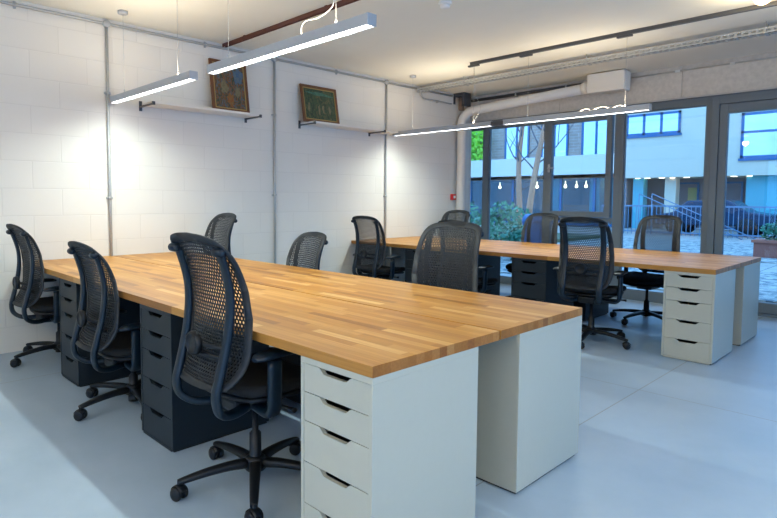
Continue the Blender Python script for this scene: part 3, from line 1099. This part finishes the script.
# cable tray (perforated)
t = thing('cable_tray', 'perforated galvanised cable tray hung under the ceiling parallel to the windows', 'cable tray', (0, 4.97, 2.75))
bm = B()
for y in (-.045, .045):
    box(bm, -3.98, XR - .01, y - .0015, y + .0015, -.012, .0); box(bm, -3.98, XR - .01, y - .0015, y + .0015, .022, .038)
n = 0; x = -3.98
while x < XR - .1:
    box(bm, x, x + .022, -.045, .045, -.012, -.009); box(bm, x, x + .022, -.0465, -.0435, 0, .022); box(bm, x, x + .022, .0435, .0465, 0, .022); x += .055
box(bm, -3.98, XR - .01, -.006, .006, -.0125, -.0095)
obj('tray', bm, MT['galv'], t)
for x in (-3.2, -1.6, 0, 1.6):
    bm = B(); box(bm, x - .015, x + .015, -.06, .06, -.018, -.012)
    for y in (-.054, .054):
        cyl(bm, (x, y, -.018), (x, y, .085), .004, 8)
    obj('hanger', bm, MT['galv'], t)
bm = B(); tube(bm, [(-3.95, .0, .0), (-1, .01, .002), (XR - .2, .0, 0)], .008, n=8); obj('cable', bm, MT['steel_dark'], t)

# lighting track
t = thing('lighting_track', 'dark lighting track across the ceiling above the rear desks', 'track', (0, 4.36, ZC))
bm = B(); box(bm, -2.70, XR - .3, -.017, .017, -.032, 0); box(bm, -2.70, XR - .3, -.022, .022, -.006, 0); obj('rail', bm, MT['steel_dark'], t)
for x in (-2.66, -2.0, -.985, .9):
    bm = B(); boxc(bm, (x, 0, -.042), (.14, .038, .02), bev=.004); obj('adapter', bm, MT['steel_dark'], t)

# red-brown steel channel on the ceiling
t = thing('steel_channel', 'red brown steel channel fixed across the ceiling above the left shelf', 'channel', (0, 1.90, ZC))
bm = B(); box(bm, XW + .01, XR - .1, -.018, .018, -.004, 0); box(bm, XW + .01, XR - .1, -.018, -.014, -.034, 0); box(bm, XW + .01, XR - .1, .014, .018, -.034, 0)
obj('channel', bm, MT['brown'], t)
bm = B(); 
for x in (-3.6, -2.4, -1.2, 0): box(bm, x, x + .03, -.03, .03, -.006, 0)
obj('bracket', bm, MT['brown'], t)

# duct pipe in the corner, over the windows, and its boxed end
t = thing('duct_pipe', 'thick white painted pipe rising in the corner and running above the windows', 'pipe', (0, 0, 0))
Yp, Zp, Xp = 5.88, 2.575, -3.90
bm = B()
pts = [(Xp, Yp, 0), (Xp, Yp, 2.41)]
for i in range(1, 9):
    a = PI / 2 * i / 8; pts.append((Xp + .16 - .16 * math.cos(a), Yp + .01 * i, 2.415 + .16 * math.sin(a)))
pts.append((-2.03, Yp + .08, 2.672))
tube(bm, pts, .066, side=(0, 1, 0), n=28); obj('pipe', bm, MT['duct'], t)
for p, q in (((Xp, Yp, 2.28), (Xp, Yp, 2.33)), ((-2.11, Yp + .08, 2.668), (-2.045, Yp + .08, 2.672))):
    bm = B(); tube(bm, [p, q], .075, n=28); obj('collar', bm, MT['duct'], t)
bm = B(); boxc(bm, (-1.795, 5.97, 2.705), (.455, .20, .235), bev=.012)
tag(obj('duct_box', bm, MT['duct']), 'white boxed casing at the right end of the thick pipe above the windows', 'casing')
t = thing('pipe_bracket', 'dark steel bracket and rusty pipe stub in the ceiling corner above the white pipe', 'bracket', (-3.94, 5.86, 2.66))
bm = B(); box(bm, -.10, .12, -.05, .12, .13, .18); box(bm, .08, .12, -.05, .12, -.02, .13); box(bm, -.1, -.07, -.05, .0, .02, .13); obj('angle', bm, MT['steel_dark'], t)
bm = B(); cyl(bm, (-.03, .10, -.06), (-.03, .10, .17), .040, 14); obj('stub', bm, mat('rusty_pipe', (.28, .20, .15), .8, var=.3), t)
t = thing('dark_pipe', 'dark pipe along the top of the concrete lintel, behind the white pipe', 'pipe', (0, 6.19, 2.765))
bm = B(); cyl(bm, (-3.95, 0, 0), (-2.22, 0, .01), .022, 12); obj('pipe', bm, MT['steel_dark'], t)
for x in (-3.2, -2.45):
    bm = B(); box(bm, x, x + .02, -.026, .05, -.028, .03); obj('clip', bm, MT['galv'], t)
t = thing('cable_run', 'thin pale cable clipped along the concrete lintel above the windows', 'cable', (0, 6.222, 2.775))
bm = B(); cyl(bm, (-1.62, 0, 0), (XR - .05, 0, .0), .008, 8); obj('cable', bm, MT['cable'], t)
for x in (-1.1, -.55, -.1, .4):
    bm = B(); boxc(bm, (x, .002, 0), (.05, .022, .03), bev=.003); obj('saddle', bm, MT['white_pl'], t)
bm = B(); box(bm, XW + .11, XR, 6.205, 6.235, 2.447, 2.464); struct('trim_1', bm, mat('sealant_strip', (.55, .53, .5), .6))

# smoke detector, call point
t = thing('smoke_detector', 'white round smoke detector on the ceiling', 'smoke detector', (-1.66, 2.505, ZC))
bm = B(); lathe(bm, [(.055, 0), (.055, -.012), (.048, -.02), (.03, -.022)], n=28); obj('base', bm, MT['white_pl'], t)
bm = B(); lathe(bm, [(.036, -.022), (.040, -.028), (.036, -.045), (.02, -.05), (.003, -.05)], n=28); obj('sensor', bm, MT['white_pl'], t)
t = thing('fire_call_point', 'small red fire alarm call point on the white wall by the window corner', 'call point', (XW, 5.813, 1.298))
bm = B(); box(bm, 0, .045, -.044, .044, -.044, .044, bev=.005); obj('housing', bm, MT['red'], t)
bm = B(); box(bm, .0455, .049, -.024, .024, -.02, .02); tag(obj('push_panel', bm, MT['white_pl'], t), 'white push panel', None)
bm = B(); box(bm, XW, XW + .01, 5.78, 5.83, 1.385, 1.415); tag(obj('wall_notice', bm, MT['white_pl']), 'tiny white notice on the wall just above the red call point', 'notice')

# ------------------------------------------------------------------ pendant lights
def luminaire(x0, x1, y, label, wires, end_joint=False):
    zb, zt = 2.094, 2.149
    t = thing('pendant_light', label, 'pendant light', ((x0 + x1) / 2, y, zb), group='suspended linear lights')
    L = (x1 - x0) / 2
    bm = B(); w = .030
    box(bm, -L, L, -w, w, .02, zt - zb); box(bm, -L, L, -w, -w + .003, 0, .02); box(bm, -L, L, w - .003, w, 0, .02)
    obj('housing', bm, MT['alu'], t)
    bm = B(); box(bm, -L + .006, L - .006, -w + .003, w - .003, .006, .0195); obj('diffuser', bm, MT['led'], t)
    for s in (-1, 1):
        bm = B(); box(bm, s * L - .004, s * L + .004, -w - .001, w + .001, -.001, zt - zb + .001); obj('end_cap', bm, MT['alu'], t)
    for x in wires:
        bm = B(); xx = x - (x0 + x1) / 2
        cyl(bm, (xx, 0, zt - zb), (xx, 0, ZC - zb - .02), .0016, 6)
        lathe(bm, [(.006, 0), (.006, .03), (.002, .036)], (xx, 0, zt - zb), n=10)
        obj('suspension_wire', bm, MT['galv'], t)
    ld = bpy.data.lights.new('led_light', 'AREA')
    ld.shape = 'RECTANGLE'; ld.size = 2 * L - .40; ld.size_y = .05; ld.energy = LED_W; ld.color = LED_COL; ld.spread = math.radians(152)
    lo = bpy.data.objects.new('led_light', ld); COL.objects.link(lo); lo.parent = t; lo.location = (.06, 0, .003)
    # upward fill lights added on top of the fittings to warm the ceiling
    ld = bpy.data.lights.new('fill_uplight', 'AREA')
    ld.shape = 'RECTANGLE'; ld.size = 2 * L - .5; ld.size_y = .045; ld.energy = UP_W; ld.color = UP_COL
    lo = bpy.data.objects.new('fill_uplight', ld); COL.objects.link(lo); lo.parent = t; lo.location = (.1, 0, zt - zb + .003); lo.rotation_euler = (PI, 0, 0)
    return t
def rose(t, x):
    bm = B(); lathe(bm, [(.042, 0), (.042, -.022), (.038, -.026), (.003, -.027)], (x - t.location.x, 0, ZC - t.location.z), n=24); obj('ceiling_rose', bm, MT['alu'], t)
l2 = luminaire(-3.93, -2.49, .74, 'linear pendant light furthest left, hung above the left end of the front desks', (-3.69, -2.72)); rose(l2, -3.69); rose(l2, -2.72)
l1 = luminaire(-2.25, -.745, .74, 'large near linear pendant light above the right end of the front desks', (-2.03, -1.0)); rose(l1, -2.03)
bm = B(); tube(bm, smooth_path([(.22, 0, .055), (.215, 0, .10), (.25, 0, .13), (.36, 0, .125), (.46, 0, .15), (.49, 0, .20), (.56, 0, .34), (.62, 0, .50), (.66, 0, .76)], 4), .0035, n=8)
tag(obj('power_cord', bm, MT['cable'], l1), 'white curling power cord', None)
l3 = luminaire(-3.93, -2.44, 4.42, 'linear pendant light above the left half of the rear desks', (-3.62, -2.69)); rose(l3, -3.62)
l4 = luminaire(-2.28, -.76, 4.42, 'linear pendant light above the right half of the rear desks, in front of the windows', (-2.0, -.985))
bm = B(); boxc(bm, (-2.36, 4.42, 2.12), (.17, .062, .045), bev=.004)
obj('joiner', bm, MT['steel_dark'], l4, loc=(-l4.location.x, -4.42, -l4.location.z))
bm = B()
tube(bm, smooth_path([(-2.69, 4.40, 2.80), (-2.67, 4.41, 2.5), (-2.60, 4.42, 2.3), (-2.66, 4.42, 2.19), (-2.70, 4.42, 2.13)], 5), .0022, n=6)
obj('power_cord', bm, MT['cable'], l3, loc=(-l3.location.x, -4.42, -l3.location.z + .015))
bm = B()
tube(bm, smooth_path([(-1.0, 4.42, 2.127), (-1.03, 4.42, 2.15), (-1.12, 4.42, 2.13), (-1.2, 4.42, 2.155), (-1.3, 4.42, 2.13), (-1.36, 4.42, 2.15), (-1.45, 4.42, 2.128), (-1.62, 4.42, 2.126)], 4), .003, n=6)
obj('coiled_cord', bm, MT['cable'], l4, loc=(-l4.location.x, -4.42, -l4.location.z + .02))

def globe(x, y, z, label):
    t = thing('globe_lamp', label, 'ceiling lamp', (x, y, ZC))
    bm = B(); lathe(bm, [(.05, 0), (.05, -.02), (.02, -.028), (.02, z - ZC + .09)], n=20); obj('base', bm, MT['white_pl'], t)
    bm = B(); R = .068 if y > 3 else .08
    lathe(bm, [(R * math.sin(PI * i / 14) if 0 < i < 14 else .002, z - ZC + R * math.cos(PI * i / 14)) for i in range(15)], n=24)
    g = obj('glass_globe', bm, MT['globe'], t)
    ld = bpy.data.lights.new('globe_light', 'POINT'); ld.energy = GLOBE_W; ld.color = GLOBE_COL; ld.shadow_soft_size = .06
    lo = bpy.data.objects.new('globe_light', ld); COL.objects.link(lo); lo.parent = t; lo.location = (0, 0, z - ZC - R - .03)
    return t
globe(.165, 3.95, 2.785, 'warm glowing globe lamp under the ceiling at the top right')
globe(1.6, .6, 2.70, 'added unseen globe lamp behind the camera, warm fill near the front desks')  # extra globe out of view, added for warm fill
luminaire(-1.9, -.4, -3.5, 'added unseen linear fill light behind the camera, parallel to the front desks', (-1.6, -.7))  # pendant added out of frame to lift the ambient light
luminaire(1.25, 2.75, .74, 'added unseen linear fill light right of the camera, past the front desks', (1.5, 2.5))  # another out-of-frame pendant, added as fill for floor and drawer units
globe(-2.2, -1.9, 2.70, 'added unseen globe lamp left of the camera, for warm fill')  # second unseen globe, added to warm the upper wall

def fill_torchiere(x, y, label):  # invented lamp, added out of view to throw warm light on the ceiling
    t = thing('fill_floor_lamp', label, 'fill lamp', (x, y, 0))
    bm = B(); lathe(bm, [(.14, 0), (.14, .015), (.02, .03), (.015, .04)], n=28); obj('base', bm, MT['steel_dark'], t)
    bm = B(); cyl(bm, (0, 0, .035), (0, 0, 1.72), .012, 12); obj('pole', bm, MT['steel_dark'], t)
    bm = B(); rs = [ring(bm, Vector((0, 0, h)), Vector((1, 0, 0)), Vector((0, 1, 0)), r, r, 28) for r, h in ((.02, 1.70), (.06, 1.71), (.13, 1.78), (.135, 1.78), (.062, 1.70), (.02, 1.69))]
    skin_rings(bm, rs); obj('bowl', bm, MT['alu'], t)
    ld = bpy.data.lights.new('torch_fill', 'SPOT'); ld.energy = TORCH_FILL_W * 4; ld.color = UP_COL; ld.spot_size = math.radians(165); ld.spot_blend = .6; ld.shadow_soft_size = .08
    lo = bpy.data.objects.new('torch_fill', ld); COL.objects.link(lo); lo.parent = t; lo.location = (0, 0, 1.79); lo.rotation_euler = (PI, 0, 0)
fill_torchiere(2.7, -2.6, 'added unseen uplighter for ceiling fill, behind the camera at the right')
fill_torchiere(.4, -4.2, 'added unseen uplighter for ceiling fill, behind the camera by the front wall')

# ------------------------------------------------------------------ shelves and pictures
def shelf(y0, y1, z, brks, label):
    t = thing('wall_shelf', label, 'shelf', (XW, (y0 + y1) / 2, z), group='white wall shelves')
    L = (y1 - y0) / 2; m = (y0 + y1) / 2
    bm = B(); box(bm, .004, .25, -L, L, 0, .022); obj('board', bm, MT['shelf'], t, bev=.001)
    for y in brks:
        bm = B(); yy = y - m
        box(bm, 0, .006, yy - .014, yy + .014, -.045, .045 if y in (y0 - .012, y1 + .012) else 0)
        box(bm, 0, .28, yy - .009, yy + .009, -.014, -.001)
        box(bm, .27, .285, yy - .012, yy + .012, -.018, .012)
        obj('bracket', bm, MT['steel_dark'], t)
shelf(1.03, 2.15, 2.110, (1.018, 2.162), 'white wall shelf on the left carrying the tall picture')
shelf(2.90, 4.31, 2.112, (2.888, 4.03), 'white wall shelf on the right carrying the smaller picture')

def picture(y, w, h, z, label, pm, fwd):
    t = thing('framed_picture', label, 'picture', (XW + .125, y, z))
    t.rotation_euler = (0, -math.asin(.075 / h), 0)
    f = .030
    bm = B(); box(bm, -.011, .011, -w / 2, -w / 2 + f, 0, h); box(bm, -.011, .011, w / 2 - f, w / 2, 0, h)
    box(bm, -.011, .011, -w / 2 + f, w / 2 - f, 0, f); box(bm, -.011, .011, -w / 2 + f, w / 2 - f, h - f, h)
    obj('frame', bm, MT['woodframe'], t, bev=.003)
    bm = B(); g = f + .0
    for (a, b, c, d) in ((-w / 2 + g, -w / 2 + g + .012, g, h - g), (w / 2 - g - .012, w / 2 - g, g, h - g), (-w / 2 + g, w / 2 - g, g, g + .012), (-w / 2 + g, w / 2 - g, h - g - .012, h - g)):
        box(bm, -.003, .0055, a, b, c, d)
    tag(obj('slip', bm, mat('gilt_slip', (.38, .25, .08), .4), t), 'thin gold inner edge', None)
    bm = B(); box(bm, -.008, .002, -w / 2 + g, w / 2 - g, g, h - g); ca = obj('canvas', bm, pm, t)
    return t, ca
pm1 = painting_mat('multicolour_painting', [(.28, (0.012, 0.037, 0.031)), (.40, (0.031, 0.062, 0.043)), (.46, (0.124, 0.074, 0.025)), (.52, (0.211, 0.062, 0.012)), (.56, (0.105, 0.112, 0.099)), (.62, (0.037, 0.081, 0.136)), (.72, (0.174, 0.186, 0.174))], 22, 3.1)
pm2 = painting_mat('green_painting', [(.30, (0.003, 0.012, 0.009)), (.42, (0.006, 0.037, 0.022)), (.50, (0.009, 0.068, 0.034)), (.58, (0.056, 0.081, 0.031)), (.66, (0.124, 0.105, 0.050))], 24, 9.4)
p1, c1 = picture(1.915, .43, .525, 2.136, 'tall framed picture in many colours leaning on the left shelf', pm1, 0)
p2, c2 = picture(3.125, .545, .435, 2.138, 'smaller framed green picture leaning on the right shelf', pm2, 0)
def dab(parent, y, z, ry, rz, m):
    bm = B(); k = [random.uniform(.55, 1.2) for i in range(16)]; a = [bm.verts.new((.0035, y + k[i] * ry * math.cos(2 * PI * i / 16), z + k[i] * rz * math.sin(2 * PI * i / 16))) for i in range(16)]
    b = [bm.verts.new((.002, v.co.y, v.co.z)) for v in a]
    bm.faces.new(a); bm.faces.new(b[::-1])
    for i in range(16):
        bm.faces.new((a[i], b[i], b[(i + 1) % 16], a[(i + 1) % 16]))
    return obj('painted_patch', bm, m, parent)
org = painting_mat('orange_brushwork', [(.35, (.26, .06, .01)), (.6, (.22, .14, .04))], 45, 1)
blu = painting_mat('blue_brushwork', [(.35, (.03, .10, .22)), (.6, (.10, .15, .18))], 30, 2)
crm = painting_mat('cream_brushwork', [(.35, (.12, .12, .06)), (.6, (.20, .17, .10))], 40, 4)
tea = painting_mat('teal_sky_brushwork', [(.35, (.01, .10, .07)), (.6, (.05, .18, .14))], 20, 5)
dab(c1, .0, .13, .055, .085, org); dab(c1, .10, .38, .07, .09, blu); dab(c1, -.06, .26, .05, .08, crm); dab(c1, .09, .22, .035, .06, crm)
for y, z in ((-.17, .17), (-.02, .16), (.04, .17), (.14, .15)):
    dab(c2, y, z, .018, .06, crm)
dab(c2, 0, .345, .2, .03, tea)
